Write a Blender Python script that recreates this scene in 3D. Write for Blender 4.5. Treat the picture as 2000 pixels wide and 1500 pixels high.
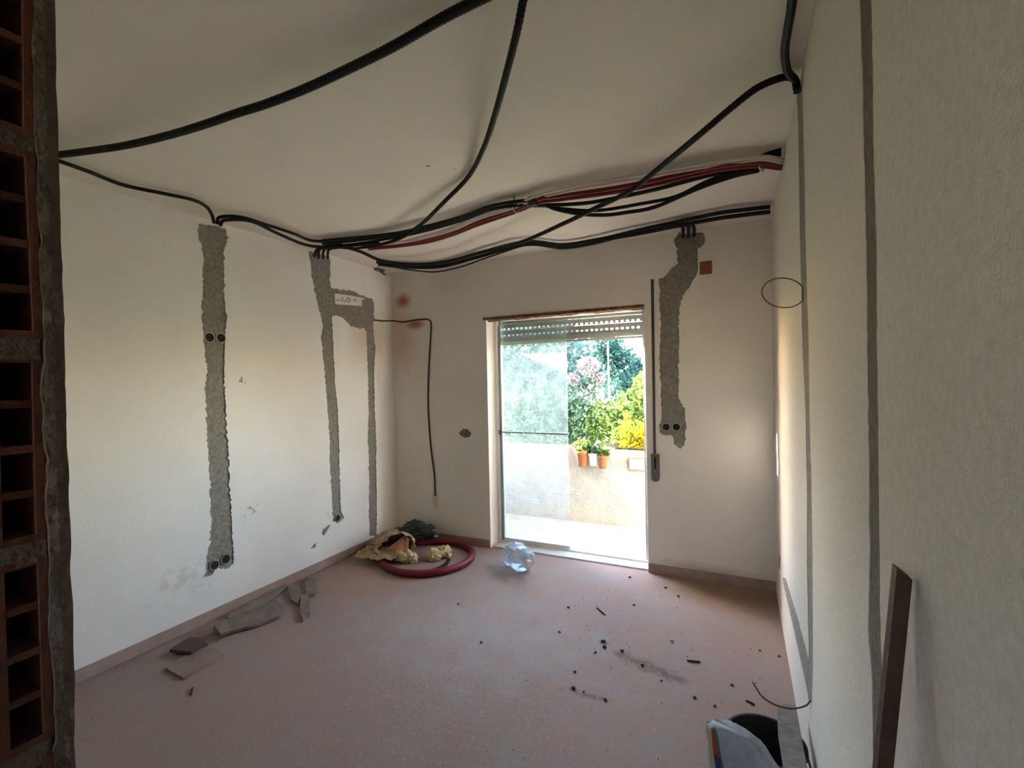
import bpy, bmesh, math, random
from mathutils import Vector, noise
random.seed(7)
scene = bpy.context.scene
for o in list(bpy.data.objects): bpy.data.objects.remove(o)
COL = scene.collection

# ------------------------------------------------------------------ camera
FPX, YAW, PITCH, ROLL, CAMH = 925.58, math.radians(25.527), math.radians(-.5556), math.radians(-1.1555), 1.519
def cam_axes():
    f = Vector((-math.sin(YAW), math.cos(YAW), 0)); r = Vector((math.cos(YAW), math.sin(YAW), 0)); u = Vector((0, 0, 1))
    f, u = f*math.cos(PITCH)+u*math.sin(PITCH), u*math.cos(PITCH)-f*math.sin(PITCH)
    r, u = r*math.cos(ROLL)+u*math.sin(ROLL), u*math.cos(ROLL)-r*math.sin(ROLL)
    return r, u, f
CR, CU, CF = cam_axes()
cd = bpy.data.cameras.new('camera'); cam = bpy.data.objects.new('camera', cd); COL.objects.link(cam)
from mathutils import Matrix
cam.matrix_world = Matrix(((CR.x, CU.x, -CF.x, 0), (CR.y, CU.y, -CF.y, 0), (CR.z, CU.z, -CF.z, CAMH), (0, 0, 0, 1)))
cd.sensor_fit = 'HORIZONTAL'; cd.sensor_width = 36; cd.lens = 36*FPX/2000
cd.clip_start = .02; cd.clip_end = 300
scene.camera = cam

# ------------------------------------------------------------------ sky, sun, exposure
w = bpy.data.worlds.new('world'); scene.world = w; w.use_nodes = True
nt = w.node_tree; bg = nt.nodes['Background']
sky = nt.nodes.new('ShaderNodeTexSky'); sky.sky_type = 'NISHITA'; sky.sun_disc = False
sky.sun_elevation = math.radians(22); sky.altitude = 100; sky.dust_density = .6; sky.air_density = 1.0
tint = nt.nodes.new('ShaderNodeMix'); tint.data_type = 'RGBA'; tint.blend_type = 'MULTIPLY'; tint.inputs[0].default_value = 1
tint.inputs[7].default_value = (1.09, .98, .885, 1)      # camera white balance: daylight shade reads slightly warm
nt.links.new(sky.outputs[0], tint.inputs[6]); nt.links.new(tint.outputs[2], bg.inputs[0]); bg.inputs[1].default_value = .55
SUN_DIR = Vector((.952, -.305, -.41)).normalized()      # direction the sunlight travels
sky.sun_rotation = math.atan2(-SUN_DIR.x, -SUN_DIR.y)
sl = bpy.data.lights.new('sun', 'SUN'); sl.energy = 14.0; sl.angle = math.radians(.6); sl.color = (1, .93, .80)
so = bpy.data.objects.new('sun', sl); COL.objects.link(so); so.location = (-6, 9, 9)
so.rotation_euler = SUN_DIR.to_track_quat('-Z', 'Y').to_euler()
pl = bpy.data.lights.new('door_portal', 'AREA'); pl.shape = 'RECTANGLE'; pl.size = 1.5; pl.size_y = 2.1; pl.cycles.is_portal = True
po = bpy.data.objects.new('door_portal', pl); COL.objects.link(po); po.location = (-1.345, 4.02, 1.0)
po.rotation_euler = Vector((0, -1, 0)).to_track_quat('-Z', 'Z').to_euler()
vs = scene.view_settings; vs.view_transform = 'Standard'; vs.look = 'None'; vs.gamma = 1; vs.use_curve_mapping = False
vs.exposure = 3.42
scene.cycles.max_bounces = 16; scene.cycles.diffuse_bounces = 12; scene.cycles.transparent_max_bounces = 24
scene.cycles.sample_clamp_indirect = 8; scene.cycles.caustics_refractive = False; scene.cycles.caustics_reflective = False

# ------------------------------------------------------------------ room constants
XL, XR, D, H = -3.097, .218, 3.758, 2.6
DX0, DX1, DTOP, WT = -2.04, -.65, 2.06, .25          # balcony door opening, wall thickness
YN = .262                                            # room face of the near wall
PY, PTOP, BZ = 4.93, .765, -.04                      # parapet face, parapet top, balcony floor
def ray(px, py): return CF+CR*((px-1000)/FPX)+CU*((750-py)/FPX)
def on(px, py, ax, v):
    d = ray(px, py); o = Vector((0, 0, CAMH)); return o+d*((v-o[ax])/d[ax])

# ------------------------------------------------------------------ materials
M = {}
def mat(name, col, rough=.8, var=.0, scale=8, col2=None, bump=0, bscale=60, spec=.3, metal=0, trans=0, detail=6):
    m = bpy.data.materials.new(name); m.use_nodes = True; n = m.node_tree.nodes; L = m.node_tree.links
    b = n['Principled BSDF']; b.inputs['Roughness'].default_value = rough; b.inputs['Metallic'].default_value = metal
    b.inputs['Specular IOR Level'].default_value = spec
    if trans: b.inputs['Transmission Weight'].default_value = trans
    c = (*col, 1)
    b.inputs['Base Color'].default_value = c
    geo = n.new('ShaderNodeNewGeometry')
    if col2 is not None or var:
        c2 = (*col2, 1) if col2 is not None else (*[x*(1-var) for x in col], 1)
        t = n.new('ShaderNodeTexNoise'); t.inputs['Scale'].default_value = scale; t.inputs['Detail'].default_value = detail; t.inputs['Roughness'].default_value = .62
        L.new(geo.outputs['Position'], t.inputs['Vector'])
        r = n.new('ShaderNodeValToRGB'); r.color_ramp.elements[0].position = .35; r.color_ramp.elements[1].position = .65
        r.color_ramp.elements[0].color = c; r.color_ramp.elements[1].color = c2
        L.new(t.outputs['Fac'], r.inputs['Fac']); L.new(r.outputs['Color'], b.inputs['Base Color'])
    if bump:
        t = n.new('ShaderNodeTexNoise'); t.inputs['Scale'].default_value = bscale; t.inputs['Detail'].default_value = 4
        L.new(geo.outputs['Position'], t.inputs['Vector'])
        bp = n.new('ShaderNodeBump'); bp.inputs['Strength'].default_value = bump; bp.inputs['Distance'].default_value = .01
        L.new(t.outputs['Fac'], bp.inputs['Height']); L.new(bp.outputs['Normal'], b.inputs['Normal'])
    M[name] = m; return m
def add_stain(m, centre, radius, col, strength=.8, nscale=9, wob=.6, thr=.35, soft=.3):
    """blend a stain of its own shape (ellipsoid in world metres, ragged by noise) over the base colour"""
    n = m.node_tree.nodes; L = m.node_tree.links; b = n['Principled BSDF']
    geo = n.new('ShaderNodeNewGeometry')
    mp = n.new('ShaderNodeMapping'); mp.vector_type = 'POINT'
    inv = [1/r for r in radius]
    mp.inputs['Scale'].default_value = inv; mp.inputs['Location'].default_value = [-c*i for c, i in zip(centre, inv)]
    L.new(geo.outputs['Position'], mp.inputs['Vector'])
    ln = n.new('ShaderNodeVectorMath'); ln.operation = 'LENGTH'; L.new(mp.outputs[0], ln.inputs[0])
    t = n.new('ShaderNodeTexNoise'); t.inputs['Scale'].default_value = nscale; t.inputs['Detail'].default_value = 7; t.inputs['Roughness'].default_value = .65
    L.new(geo.outputs['Position'], t.inputs['Vector'])
    a = n.new('ShaderNodeMath'); a.operation = 'MULTIPLY_ADD'; L.new(t.outputs['Fac'], a.inputs[0]); a.inputs[1].default_value = wob*2
    s = n.new('ShaderNodeMath'); s.operation = 'SUBTRACT'; s.inputs[0].default_value = 1-wob; L.new(ln.outputs['Value'], s.inputs[1])
    L.new(s.outputs[0], a.inputs[2])
    mr = n.new('ShaderNodeMapRange'); mr.inputs[1].default_value = thr; mr.inputs[2].default_value = thr+soft; mr.inputs[3].default_value = 0; mr.inputs[4].default_value = strength
    L.new(a.outputs[0], mr.inputs[0])
    mx = n.new('ShaderNodeMix'); mx.data_type = 'RGBA'; L.new(mr.outputs[0], mx.inputs[0])
    src = b.inputs['Base Color'].links[0].from_socket if b.inputs['Base Color'].links else None
    if src: L.new(src, mx.inputs[6])
    else: mx.inputs[6].default_value = b.inputs['Base Color'].default_value
    mx.inputs[7].default_value = (*col, 1); L.new(mx.outputs[2], b.inputs['Base Color'])

mat('plaster_left', (.82, .80, .78), .85, .05, 3, bump=.12, bscale=55)
mat('plaster_back', (.84, .79, .73), .85, .06, 3, bump=.12, bscale=55)
mat('plaster_right', (.74, .69, .63), .9, .13, 60, bump=.4, bscale=230)
mat('plaster_ceiling', (.84, .78, .71), .9, .04, 2.5, bump=.08, bscale=40)
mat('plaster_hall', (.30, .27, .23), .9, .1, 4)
mat('floor_dust', (.335, .215, .170), .9, .0, 5.0, col2=(.30, .24, .215), bump=.22, bscale=170, detail=12)
mat('floor_base', (.42, .32, .28), .9, .2, 5)
mat('skirting', (.40, .29, .25), .8, .0, 6, col2=(.32, .22, .18), bump=.2)
mat('mortar', (.345, .32, .285), .95, .0, 45, col2=(.22, .20, .175), bump=1.0, bscale=120)
mat('mortar_dark', (.225, .205, .175), .95, .0, 45, col2=(.15, .135, .115), bump=.9, bscale=110)
mat('cavity', (.05, .04, .035), .95)
mat('brick', (.13, .048, .028), .9, .0, 18, col2=(.085, .036, .024), bump=.5, bscale=70)
mat('brick_mortar', (.09, .066, .048), .95, .0, 24, col2=(.135, .10, .075), bump=1, bscale=80)
mat('conduit_black', (.010, .010, .010), .6, spec=.25)
mat('cable_black', (.016, .015, .014), .5, spec=.4)
mat('pipe_red', (.19, .013, .019), .45, spec=.4)
mat('pipe_white', (.66, .58, .54), .5, spec=.3)
mat('cable_brown', (.07, .055, .04), .6)
mat('wire_rust', (.12, .09, .055), .55, metal=.3)
mat('alu_white', (.78, .78, .76), .45, .04, 6, spec=.4)
mat('alu_grey', (.34, .36, .35), .5)
mat('slat_grey', (.33, .34, .31), .6, .15, 12)
mat('wood_rot', (.10, .045, .025), .9, .0, 25, col2=(.28, .15, .10), bump=1, bscale=60)
mat('wood_batten', (.085, .036, .02), .6, .0, 14, col2=(.05, .022, .014), bump=.3, bscale=80)
mat('stone_sill', (.62, .60, .56), .6, .12, 20, bump=.1)
mat('balcony_floor', (.44, .365, .29), .8, .2, 5, bump=.2)
mat('render_white', (.40, .36, .31), .9, .22, 9, bump=.9, bscale=45)
mat('strap', (.10, .085, .07), .8)
mat('strap_box', (.16, .145, .12), .6)
mat('box_rim', (.50, .47, .42), .6)
mat('box_hole', (.02, .018, .016), .9)
mat('plate_white', (.74, .70, .66), .6)
mat('ink', (.05, .045, .05), .7)
mat('brick_orange', (.30, .11, .06), .9, .2, 20, bump=.5)
mat('sack_paper', (.46, .33, .20), .85, .0, 12, col2=(.36, .24, .13), bump=.5, bscale=25)
mat('sack_inside', (.52, .26, .13), .85, .15, 9)
mat('plastic_black', (.022, .024, .02), .35, spec=.5)
mat('foam', (.66, .53, .30), .9, .2, 30, bump=1, bscale=60)
mat('hose_red', (.15, .013, .022), .5, spec=.3)
mat('board_grey', (.235, .19, .16), .9, .0, 18, col2=(.16, .125, .105), bump=.4)
mat('board_dark', (.10, .075, .065), .85, .2, 20)
mat('board_tan', (.30, .215, .16), .9, .0, 10, col2=(.22, .16, .12), bump=.3)
mat('chip_dark', (.035, .028, .025), .9)
mat('chip_pale', (.55, .48, .42), .9)
mat('bucket_black', (.010, .010, .011), .7)
mat('sack_blue', (.40, .43, .46), .7, .0, 35, col2=(.30, .34, .39), bump=.4, bscale=70)
mat('print_red', (.42, .07, .035), .6, .2, 60)
mat('print_blue', (.04, .05, .17), .6, .2, 60)
mat('print_green', (.10, .15, .10), .6, .2, 60)
mat('sack_white', (.50, .48, .44), .7, .15, 40)
mat('block_grey', (.27, .235, .22), .95, .25, 25, bump=.6)
mat('terracotta', (.40, .15, .06), .8, .2, 20)
mat('pot_white', (.75, .73, .70), .6)
mat('soil', (.05, .035, .025), 1)
mat('petal_yellow', (.55, .40, .012), .7)
mat('leaf_lime', (.13, .19, .035), .7, .35, 4)
mat('leaf_green', (.065, .12, .06), .7, .4, 3)
mat('leaf_teal', (.035, .095, .085), .7, .4, 3)
mat('leaf_grey', (.09, .15, .145), .7, .35, 3)
mat('bark', (.10, .075, .055), .9, .3, 12)
mat('grass', (.14, .19, .06), .95, .4, 1.5)
mat('petal_pale', (.38, .31, .30), .8, .15, 9)
mat('pole_pale', (.65, .66, .64), .6)
for k in ('leaf_lime', 'leaf_green', 'leaf_teal', 'leaf_grey', 'petal_yellow', 'petal_pale'):   # thin leaves pass some light
    m = M[k]; n = m.node_tree.nodes; L = m.node_tree.links; b = n['Principled BSDF']
    tr = n.new('ShaderNodeBsdfTranslucent'); mx = n.new('ShaderNodeMixShader'); mx.inputs[0].default_value = .4
    if b.inputs['Base Color'].links: L.new(b.inputs['Base Color'].links[0].from_socket, tr.inputs[0])
    else: tr.inputs[0].default_value = b.inputs['Base Color'].default_value
    L.new(b.outputs[0], mx.inputs[1]); L.new(tr.outputs[0], mx.inputs[2]); L.new(mx.outputs[0], n['Material Output'].inputs[0])
def glassy(name, tint, haze, hazecol, rough=.03, nscale=12):
    """clear pane with a film of dust: transparent + reflection + diffuse film"""
    m = bpy.data.materials.new(name); m.use_nodes = True; n = m.node_tree.nodes; L = m.node_tree.links
    n.remove(n['Principled BSDF']); out = n['Material Output']
    tr = n.new('ShaderNodeBsdfTransparent'); tr.inputs[0].default_value = (*tint, 1)
    df = n.new('ShaderNodeBsdfDiffuse'); df.inputs[0].default_value = (*hazecol, 1)
    tl = n.new('ShaderNodeBsdfTranslucent'); tl.inputs[0].default_value = (*hazecol, 1)
    film = n.new('ShaderNodeMixShader'); film.inputs[0].default_value = .5; L.new(df.outputs[0], film.inputs[1]); L.new(tl.outputs[0], film.inputs[2])
    geo = n.new('ShaderNodeNewGeometry'); t = n.new('ShaderNodeTexNoise'); t.inputs['Scale'].default_value = nscale; t.inputs['Detail'].default_value = 6
    L.new(geo.outputs['Position'], t.inputs['Vector'])
    mr = n.new('ShaderNodeMapRange'); mr.inputs[1].default_value = .3; mr.inputs[2].default_value = .7; mr.inputs[3].default_value = haze*.6; mr.inputs[4].default_value = haze*1.4
    L.new(t.outputs['Fac'], mr.inputs[0])
    m1 = n.new('ShaderNodeMixShader'); L.new(mr.outputs[0], m1.inputs[0]); L.new(tr.outputs[0], m1.inputs[1]); L.new(film.outputs[0], m1.inputs[2])
    gl = n.new('ShaderNodeBsdfGlossy'); gl.inputs['Roughness'].default_value = rough
    fr = n.new('ShaderNodeFresnel'); fr.inputs[0].default_value = 1.4
    m2 = n.new('ShaderNodeMixShader'); L.new(fr.outputs[0], m2.inputs[0]); L.new(m1.outputs[0], m2.inputs[1]); L.new(gl.outputs[0], m2.inputs[2])
    L.new(m2.outputs[0], out.inputs[0]); M[name] = m
glassy('dusty_glass', (.95, .98, .98), .11, (.90, .97, .98))
glassy('clear_plastic', (.90, .95, .98), .40, (.62, .76, .90), .35, 14)
# stains and broad tones over the surfaces
add_stain(M['plaster_left'], (XL, 3.45, 1.9), (.3, .55, .55), (.60, .42, .26), .55, 3, .35, .3, .6)  # broad warm tone towards the far corner
add_stain(M['plaster_left'], (XL, 2.5, 1.5), (.3, .8, .7), (.70, .62, .52), .35, 2, .4, .3, .7)  # wide, faintly warm tone across the middle of the wall
add_stain(M['plaster_left'], (XL, 1.75, .32), (.3, .75, .30), (.42, .37, .32), .35, 18, 1.0, .75, .35)
add_stain(M['plaster_left'], (XL, 2.2, .65), (.3, .28, .30), (.16, .14, .12), .75, 30, 1.0, .95, .15)
add_stain(M['plaster_left'], (XL, 2.95, .40), (.3, .35, .35), (.18, .15, .12), .6, 28, 1.0, .95, .15)
add_stain(M['plaster_left'], (XL, 2.15, 1.55), (.3, .14, .14), (.12, .10, .08), .8, 30, 1.0, .95, .12)
add_stain(M['plaster_back'], (-2.98, D, 1.95), (.34, .3, .62), (.62, .36, .18), .55, 4, .35, .3, .6)  # broad orange tone up the far left corner
for (px, py, rx, rz) in [(788, 588, .17, .13), (812, 634, .20, .085)]:
    p = on(px, py, 1, D); add_stain(M['plaster_back'], tuple(p), (rx, .3, rz), (.42, .10, .035), .9, 10, .2, .3, .5)
p = on(850, 975, 1, D); add_stain(M['plaster_back'], tuple(p), (.07, .3, .16), (.56, .36, .20), .6, 10, .35, .3, .5)
add_stain(M['plaster_back'], (-.2, D, .07), (.75, .3, .09), (.30, .20, .11), .6, 5, .5, .25, .8)
for (px, py, rx, ry, a) in [(1213, 1277, .10, .07, 0), (1236, 1289, .13, .09, 0), (1262, 1300, .15, .11, 0), (1292, 1312, .15, .09, 0), (1322, 1327, .13, .07, 0), (1150, 1360, .13, .05, 0), (1120, 1347, .07, .04, 0), (1182, 1367, .07, .03, 0), (1180, 1256, .06, .05, 0)]:
    p = on(px, py, 2, 0); add_stain(M['floor_dust'], tuple(p), (rx, ry, .3), (.085, .07, .055), .62, 24, .8, .35, .6)
add_stain(M['floor_dust'], (-1.4, 2, 0), (8, 8, 5), (.20, .14, .12), .45, 70, 1.0, .95, .3)
add_stain(M['floor_dust'], (-1.4, 2, 0), (8, 8, 5), (.46, .36, .33), .40, 45, 1.0, 1.0, .3)
add_stain(M['floor_dust'], (-1.4, 2, 0), (8, 8, 5), (.43, .25, .18), .40, 8, 1.0, 1.0, .35)
add_stain(M['floor_dust'], (-.1, 3.55, 0), (.80, .33, .3), (.20, .115, .055), .85, 5, .5, .15, .8)
add_stain(M['floor_dust'], (-1.5, 2.4, 0), (1.3, .8, .3), (.40, .36, .36), .5, 2.5, .6, .3, .8)
add_stain(M['floor_dust'], (-2.6, 2.75, 0), (.6, .7, .3), (.40, .24, .17), .5, 4, .6, .3, .7)
add_stain(M['floor_dust'], (-2.0, 1.6, 0), (1.1, .6, .3), (.36, .22, .18), .5, 4, .6, .3, .8)
add_stain(M['render_white'], (-1.6, PY, .05), (1.4, .3, .22), (.45, .36, .26), .6, 12, .8, .4, .5)

for (x, y, r_) in [(836, 324, .022), (890, 331, .012), (905, 334, .008)]:
    p = on(x, y, 2, H); add_stain(M['plaster_ceiling'], tuple(p), (r_, r_*.7, .3), (.14, .12, .10), .8, 60, .4, .3, .3)
# ------------------------------------------------------------------ object helpers
def tag(o, label=None, cat=None, group=None, kind=None):
    if label: o['label'] = label
    if cat: o['category'] = cat
    if group: o['group'] = group
    if kind: o['kind'] = kind
    return o
def link(name, me, m, parent=None, smooth=False):
    o = bpy.data.objects.new(name, me); COL.objects.link(o)
    if m is not None and not me.materials: me.materials.append(M[m])
    if smooth:
        for p_ in me.polygons: p_.use_smooth = True
    if parent is not None: o.parent = parent
    return o
def mesh(name, V, F, m, parent=None, smooth=False):
    me = bpy.data.meshes.new(name); me.from_pydata([tuple(v) for v in V], [], F); me.update()
    bm = bmesh.new(); bm.from_mesh(me); bmesh.ops.recalc_face_normals(bm, faces=bm.faces); bm.to_mesh(me); bm.free()
    return link(name, me, m, parent, smooth)
def empty(name, loc=(0, 0, 0)):
    o = bpy.data.objects.new(name, None); o.empty_display_size = .05; COL.objects.link(o)
    return o
def vf_box(a, b, V=None, F=None):
    V = [] if V is None else V; F = [] if F is None else F; n = len(V)
    V += [Vector((x, y, z)) for x in (a[0], b[0]) for y in (a[1], b[1]) for z in (a[2], b[2])]
    F += [[n+i for i in f] for f in ((0, 1, 3, 2), (4, 6, 7, 5), (0, 4, 5, 1), (2, 3, 7, 6), (0, 2, 6, 4), (1, 5, 7, 3))]
    return V, F
def box(name, a, b, m, parent=None, bevel=0):
    V, F = vf_box(a, b); o = mesh(name, V, F, m, parent)
    if bevel:
        bm = bmesh.new(); bm.from_mesh(o.data); bmesh.ops.bevel(bm, geom=bm.edges[:], offset=bevel, segments=2, affect='EDGES'); bm.to_mesh(o.data); bm.free()
    return o
def boxes(name, L, m, parent=None):
    V, F = [], []
    for a, b in L: vf_box(a, b, V, F)
    return mesh(name, V, F, m, parent)
def spline(P, step):
    """Catmull-Rom through P, resampled at about `step`"""
    P = [Vector(p) for p in P]; Q = [P[0]*2-P[1]]+P+[P[-1]*2-P[-2]]; out = []
    for i in range(1, len(Q)-2):
        a, b, c, d = Q[i-1:i+3]; n = max(1, int((c-b).length/step))
        for k in range(n):
            t = k/n; out.append(.5*((2*b)+(c-a)*t+(2*a-5*b+4*c-d)*t*t+(3*b-a-3*c+d)*t*t*t))
    out.append(P[-1]); return out
def vf_tube(P, r, sides=8, ripple=0, V=None, F=None, taper=None):
    V = [] if V is None else V; F = [] if F is None else F; n0 = len(V)
    up = Vector((0, 0, 1)); prev = None
    for i, p in enumerate(P):
        t = (P[min(i+1, len(P)-1)]-P[max(i-1, 0)])
        t = t.normalized() if t.length > 1e-9 else Vector((1, 0, 0))
        if prev is None:
            s = t.cross(up if abs(t.z) < .9 else Vector((1, 0, 0))).normalized()
        else: s = (prev-t*prev.dot(t)).normalized()
        prev = s; q = t.cross(s)
        rr = r*(1-ripple if i % 2 else 1)
        if taper: rr *= taper(i/(len(P)-1))
        for k in range(sides):
            a = 2*math.pi*k/sides; V.append(p+(s*math.cos(a)+q*math.sin(a))*rr)
    for i in range(len(P)-1):
        for k in range(sides):
            a, b = n0+i*sides+k, n0+i*sides+(k+1) % sides; F.append([a, b, b+sides, a+sides])
    F.append([n0+k for k in range(sides)][::-1]); F.append([n0+(len(P)-1)*sides+k for k in range(sides)])
    return V, F
def tube(name, P, r, m, parent=None, sides=8, ripple=0, step=.02, smooth=True):
    V, F = vf_tube(spline(P, step), r, sides, ripple); return mesh(name, V, F, m, parent, smooth)
def prism(name, P, thick, m, parent=None, direction=Vector((0, 0, 1))):
    """flat piece: outline P (3D points), extruded by thick along direction"""
    n = len(P); V = [Vector(p) for p in P]+[Vector(p)+direction*thick for p in P]
    F = [list(range(n))[::-1], list(range(n, 2*n))]+[[i, (i+1) % n, n+(i+1) % n, n+i] for i in range(n)]
    return mesh(name, V, F, m, parent)
def uv3(ax, val, u, v): return Vector((val, u, v)) if ax == 0 else Vector((u, val, v)) if ax == 1 else Vector((u, v, val))
def to_uv(ax, p): return (p.y, p.z) if ax == 0 else (p.x, p.z) if ax == 1 else (p.x, p.y)
def ragged(poly, step=.016, amp=.006, seed=0):
    out = []
    for i in range(len(poly)):
        a = Vector(poly[i]); b = Vector(poly[(i+1) % len(poly)]); n = max(1, int((b-a).length/step))
        for k in range(n):
            p = a.lerp(b, k/n); q = Vector((p.x*40+seed, p.y*40, seed*1.7)); v = noise.noise_vector(q)+noise.noise_vector(q*2.7)*.6
            out.append((p.x+v.x*amp, p.y+v.y*amp))
    return out
def surface(name, ax, val, sign, outline, holes, depth, thick, m):
    """a plane wall with real recesses: front skin with holes, hole rims `depth` deep, outer body `thick` thick"""
    bm = bmesh.new()
    def loop(pts, off):
        vs_ = [bm.verts.new(uv3(ax, val-sign*off, *p_)) for p_ in pts]
        return vs_, [bm.edges.new((vs_[i], vs_[(i+1) % len(vs_)])) for i in range(len(vs_))]
    E = []; fv, e = loop(outline, 0); E += e; hv = []
    for h in holes:
        v_, e = loop(h, 0); hv.append(v_); E += e
    bmesh.ops.triangle_fill(bm, edges=E, use_beauty=True, use_dissolve=False)
    def rim(a, off):
        b = [bm.verts.new(v_.co-uv3(ax, sign*off, 0, 0)) for v_ in a]
        for i in range(len(a)):
            j = (i+1) % len(a); bm.faces.new((a[i], a[j], b[j], b[i]))
        return b
    for h in hv: rim(h, depth)
    b = rim(fv, thick); be = [bm.edges.get((b[i], b[(i+1) % len(b)])) for i in range(len(b))]
    bmesh.ops.triangle_fill(bm, edges=be, use_beauty=True)
    bmesh.ops.recalc_face_normals(bm, faces=bm.faces)
    me = bpy.data.meshes.new(name); bm.to_mesh(me); bm.free()
    return tag(link(name, me, m), kind='structure')
def inside(p, poly):
    x, y = p; c = False; j = len(poly)-1
    for i in range(len(poly)):
        xi, yi = poly[i]; xj, yj = poly[j]
        if (yi > y) != (yj > y) and x < (xj-xi)*(y-yi)/(yj-yi)+xi: c = not c
        j = i
    return c
def mortar(name, parent, ax, val, sign, poly, deep, label, m='mortar', cell=.014, amp=.004):
    us = [p_[0] for p_ in poly]; vs_ = [p_[1] for p_ in poly]; mg = .03
    nu = int((max(us)-min(us)+2*mg)/cell)+1; nv = int((max(vs_)-min(vs_)+2*mg)/cell)+1
    V, F, idx = [], [], {}
    ins = {}
    for i in range(nu+1):
        for j in range(nv+1):
            ins[i, j] = inside((min(us)-mg+i*cell, min(vs_)-mg+j*cell), poly)
    def vid(i, j):
        if (i, j) not in idx:
            u, v = min(us)-mg+i*cell, min(vs_)-mg+j*cell
            q = Vector((u*28, v*28, 3.1)); h = noise.noise(q)+.7*noise.noise(q*2.9)
            idx[i, j] = len(V); V.append(uv3(ax, val-sign*max(.001, deep-amp*h), u, v))
        return idx[i, j]
    for i in range(nu):
        for j in range(nv):
            if any(ins.get((i+a, j+b), False) for a in (-1, 0, 1, 2) for b in (-1, 0, 1, 2)):
                F.append([vid(i, j), vid(i+1, j), vid(i+1, j+1), vid(i, j+1)])
    o = mesh(name, V, F, m, parent, True); o['label'] = label; return o
def trace(ax, val, P): return [to_uv(ax, on(x, y, ax, val)) for x, y in P]

# ------------------------------------------------------------------ the room
fl = box('floor', (XL-.3, -1.6, -.2), (XR+.3, D+.02, 0), 'floor_dust'); tag(fl, kind='structure')

# left wall with two filled chases
L1 = [(388, 436), (386, 455), (391, 470), (397, 490), (396, 560), (394, 620), (397, 660), (400, 690), (405, 720), (400, 760), (403, 800), (404, 850), (408, 900), (411, 970), (412, 1020), (410, 1060), (404, 1085), (403, 1105), (398, 1130), (412, 1125), (425, 1108), (440, 1112), (455, 1105), (457, 1080), (455, 1060), (453, 1010), (449, 960), (447, 900), (444, 850), (440, 780), (438, 740), (440, 690), (440, 650), (444, 625), (440, 600), (438, 540), (437, 490), (446, 465), (440, 444)]
L2 = [(603, 488), (606, 515), (610, 545), (616, 575), (620, 590), (622, 605), (628, 620), (630, 640), (627, 655), (630, 690), (635, 740), (640, 800), (643, 850), (644, 880), (645, 920), (648, 960), (650, 1000), (650, 1018), (660, 1022), (672, 1012), (666, 1000), (664, 950), (663, 900), (662, 860), (660, 800), (655, 760), (652, 700), (650, 650), (648, 616), (655, 616), (665, 618), (675, 625), (685, 637), (695, 640), (713, 642), (716, 650), (718, 720), (720, 800), (718, 860), (720, 880), (721, 940), (720, 1000), (722, 1046), (736, 1046), (736, 960), (735, 900), (735, 860), (732, 800), (731, 720), (733, 680), (729, 640), (731, 620), (731, 590), (728, 584), (710, 578), (690, 568), (670, 566), (648, 562), (645, 550), (645, 520), (644, 494)]
craters_left = [[(638, 1028), (646, 1024), (640, 1034), (634, 1046), (628, 1044), (630, 1034)], [(612, 1064), (618, 1060), (616, 1070), (606, 1072)]]
l1 = ragged(trace(0, XL, L1), .010, seed=1, amp=.012); l2 = ragged(trace(0, XL, L2), .010, seed=2, amp=.010)
lc = [ragged(trace(0, XL, c), .012, .004, seed=5+i) for i, c in enumerate(craters_left)]
clampz = lambda P: [(u, min(v, H-.012)) for u, v in P]
l1, l2 = clampz(l1), clampz(l2)
wl = surface('wall_left', 0, XL, 1, [(-1.6, -.05), (D+.05, -.05), (D+.05, H+.04), (-1.6, H+.04)], [l1, l2]+lc, .02, .2, 'plaster_left')
mortar('mortar_chase', wl, 0, XL, 1, l1, .007, 'rough grey mortar filling a wide vertical chase in the left wall')
mortar('mortar_chase', wl, 0, XL, 1, l2, .007, 'grey mortar filling a forked chase near the far left corner')
for c in lc: mortar('plaster_crater', wl, 0, XL, 1, c, .008, 'small chipped crater low on the left wall', 'mortar')

# back wall with the balcony doorway, chase, strap groove and crater
B1 = [(1325, 455), (1318, 465), (1316, 475), (1322, 480), (1323, 515), (1310, 525), (1300, 540), (1285, 545), (1290, 565), (1288, 590), (1290, 640), (1288, 700), (1290, 740), (1291, 785), (1292, 820), (1286, 830), (1288, 845), (1300, 850), (1313, 850), (1318, 870), (1328, 877), (1337, 868), (1340, 830), (1338, 800), (1330, 785), (1325, 780), (1326, 740), (1325, 690), (1328, 670), (1325, 640), (1326, 610), (1330, 590), (1335, 575), (1350, 555), (1360, 535), (1364, 520), (1363, 495), (1364, 485), (1375, 478), (1377, 460), (1368, 453), (1350, 455)]
b1 = ragged(trace(1, D, B1), .010, seed=3, amp=.010)
b2 = ragged(trace(1, D, [(895, 846), (903, 838), (912, 838), (920, 846), (918, 853), (908, 856), (900, 851)]), .012, .005, seed=4)
b3 = trace(1, D, [(1271, 545), (1277, 545), (1281, 884), (1276, 884)])
b4 = trace(1, D, [(1367, 512), (1390, 513), (1390, 534), (1366, 535)])
back_out = [(XL-.05, -.05), (DX0, -.05), (DX0, DTOP), (DX1, DTOP), (DX1, -.05), (XR+.05, -.05), (XR+.05, H+.04), (XL-.05, H+.04)]
wb = surface('wall_back', 1, D, -1, back_out, [b1, b2, b3, b4], .02, WT, 'plaster_back')
mortar('mortar_chase', wb, 1, D, -1, b1, .007, 'grey mortar chase zigzagging down beside the balcony door')
mortar('plaster_crater', wb, 1, D, -1, b2, .010, 'small broken crater left of the door', 'mortar_dark', amp=.008)
mortar('strap_groove', wb, 1, D, -1, b3, .012, 'narrow dark groove beside the door', 'strap')
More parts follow.
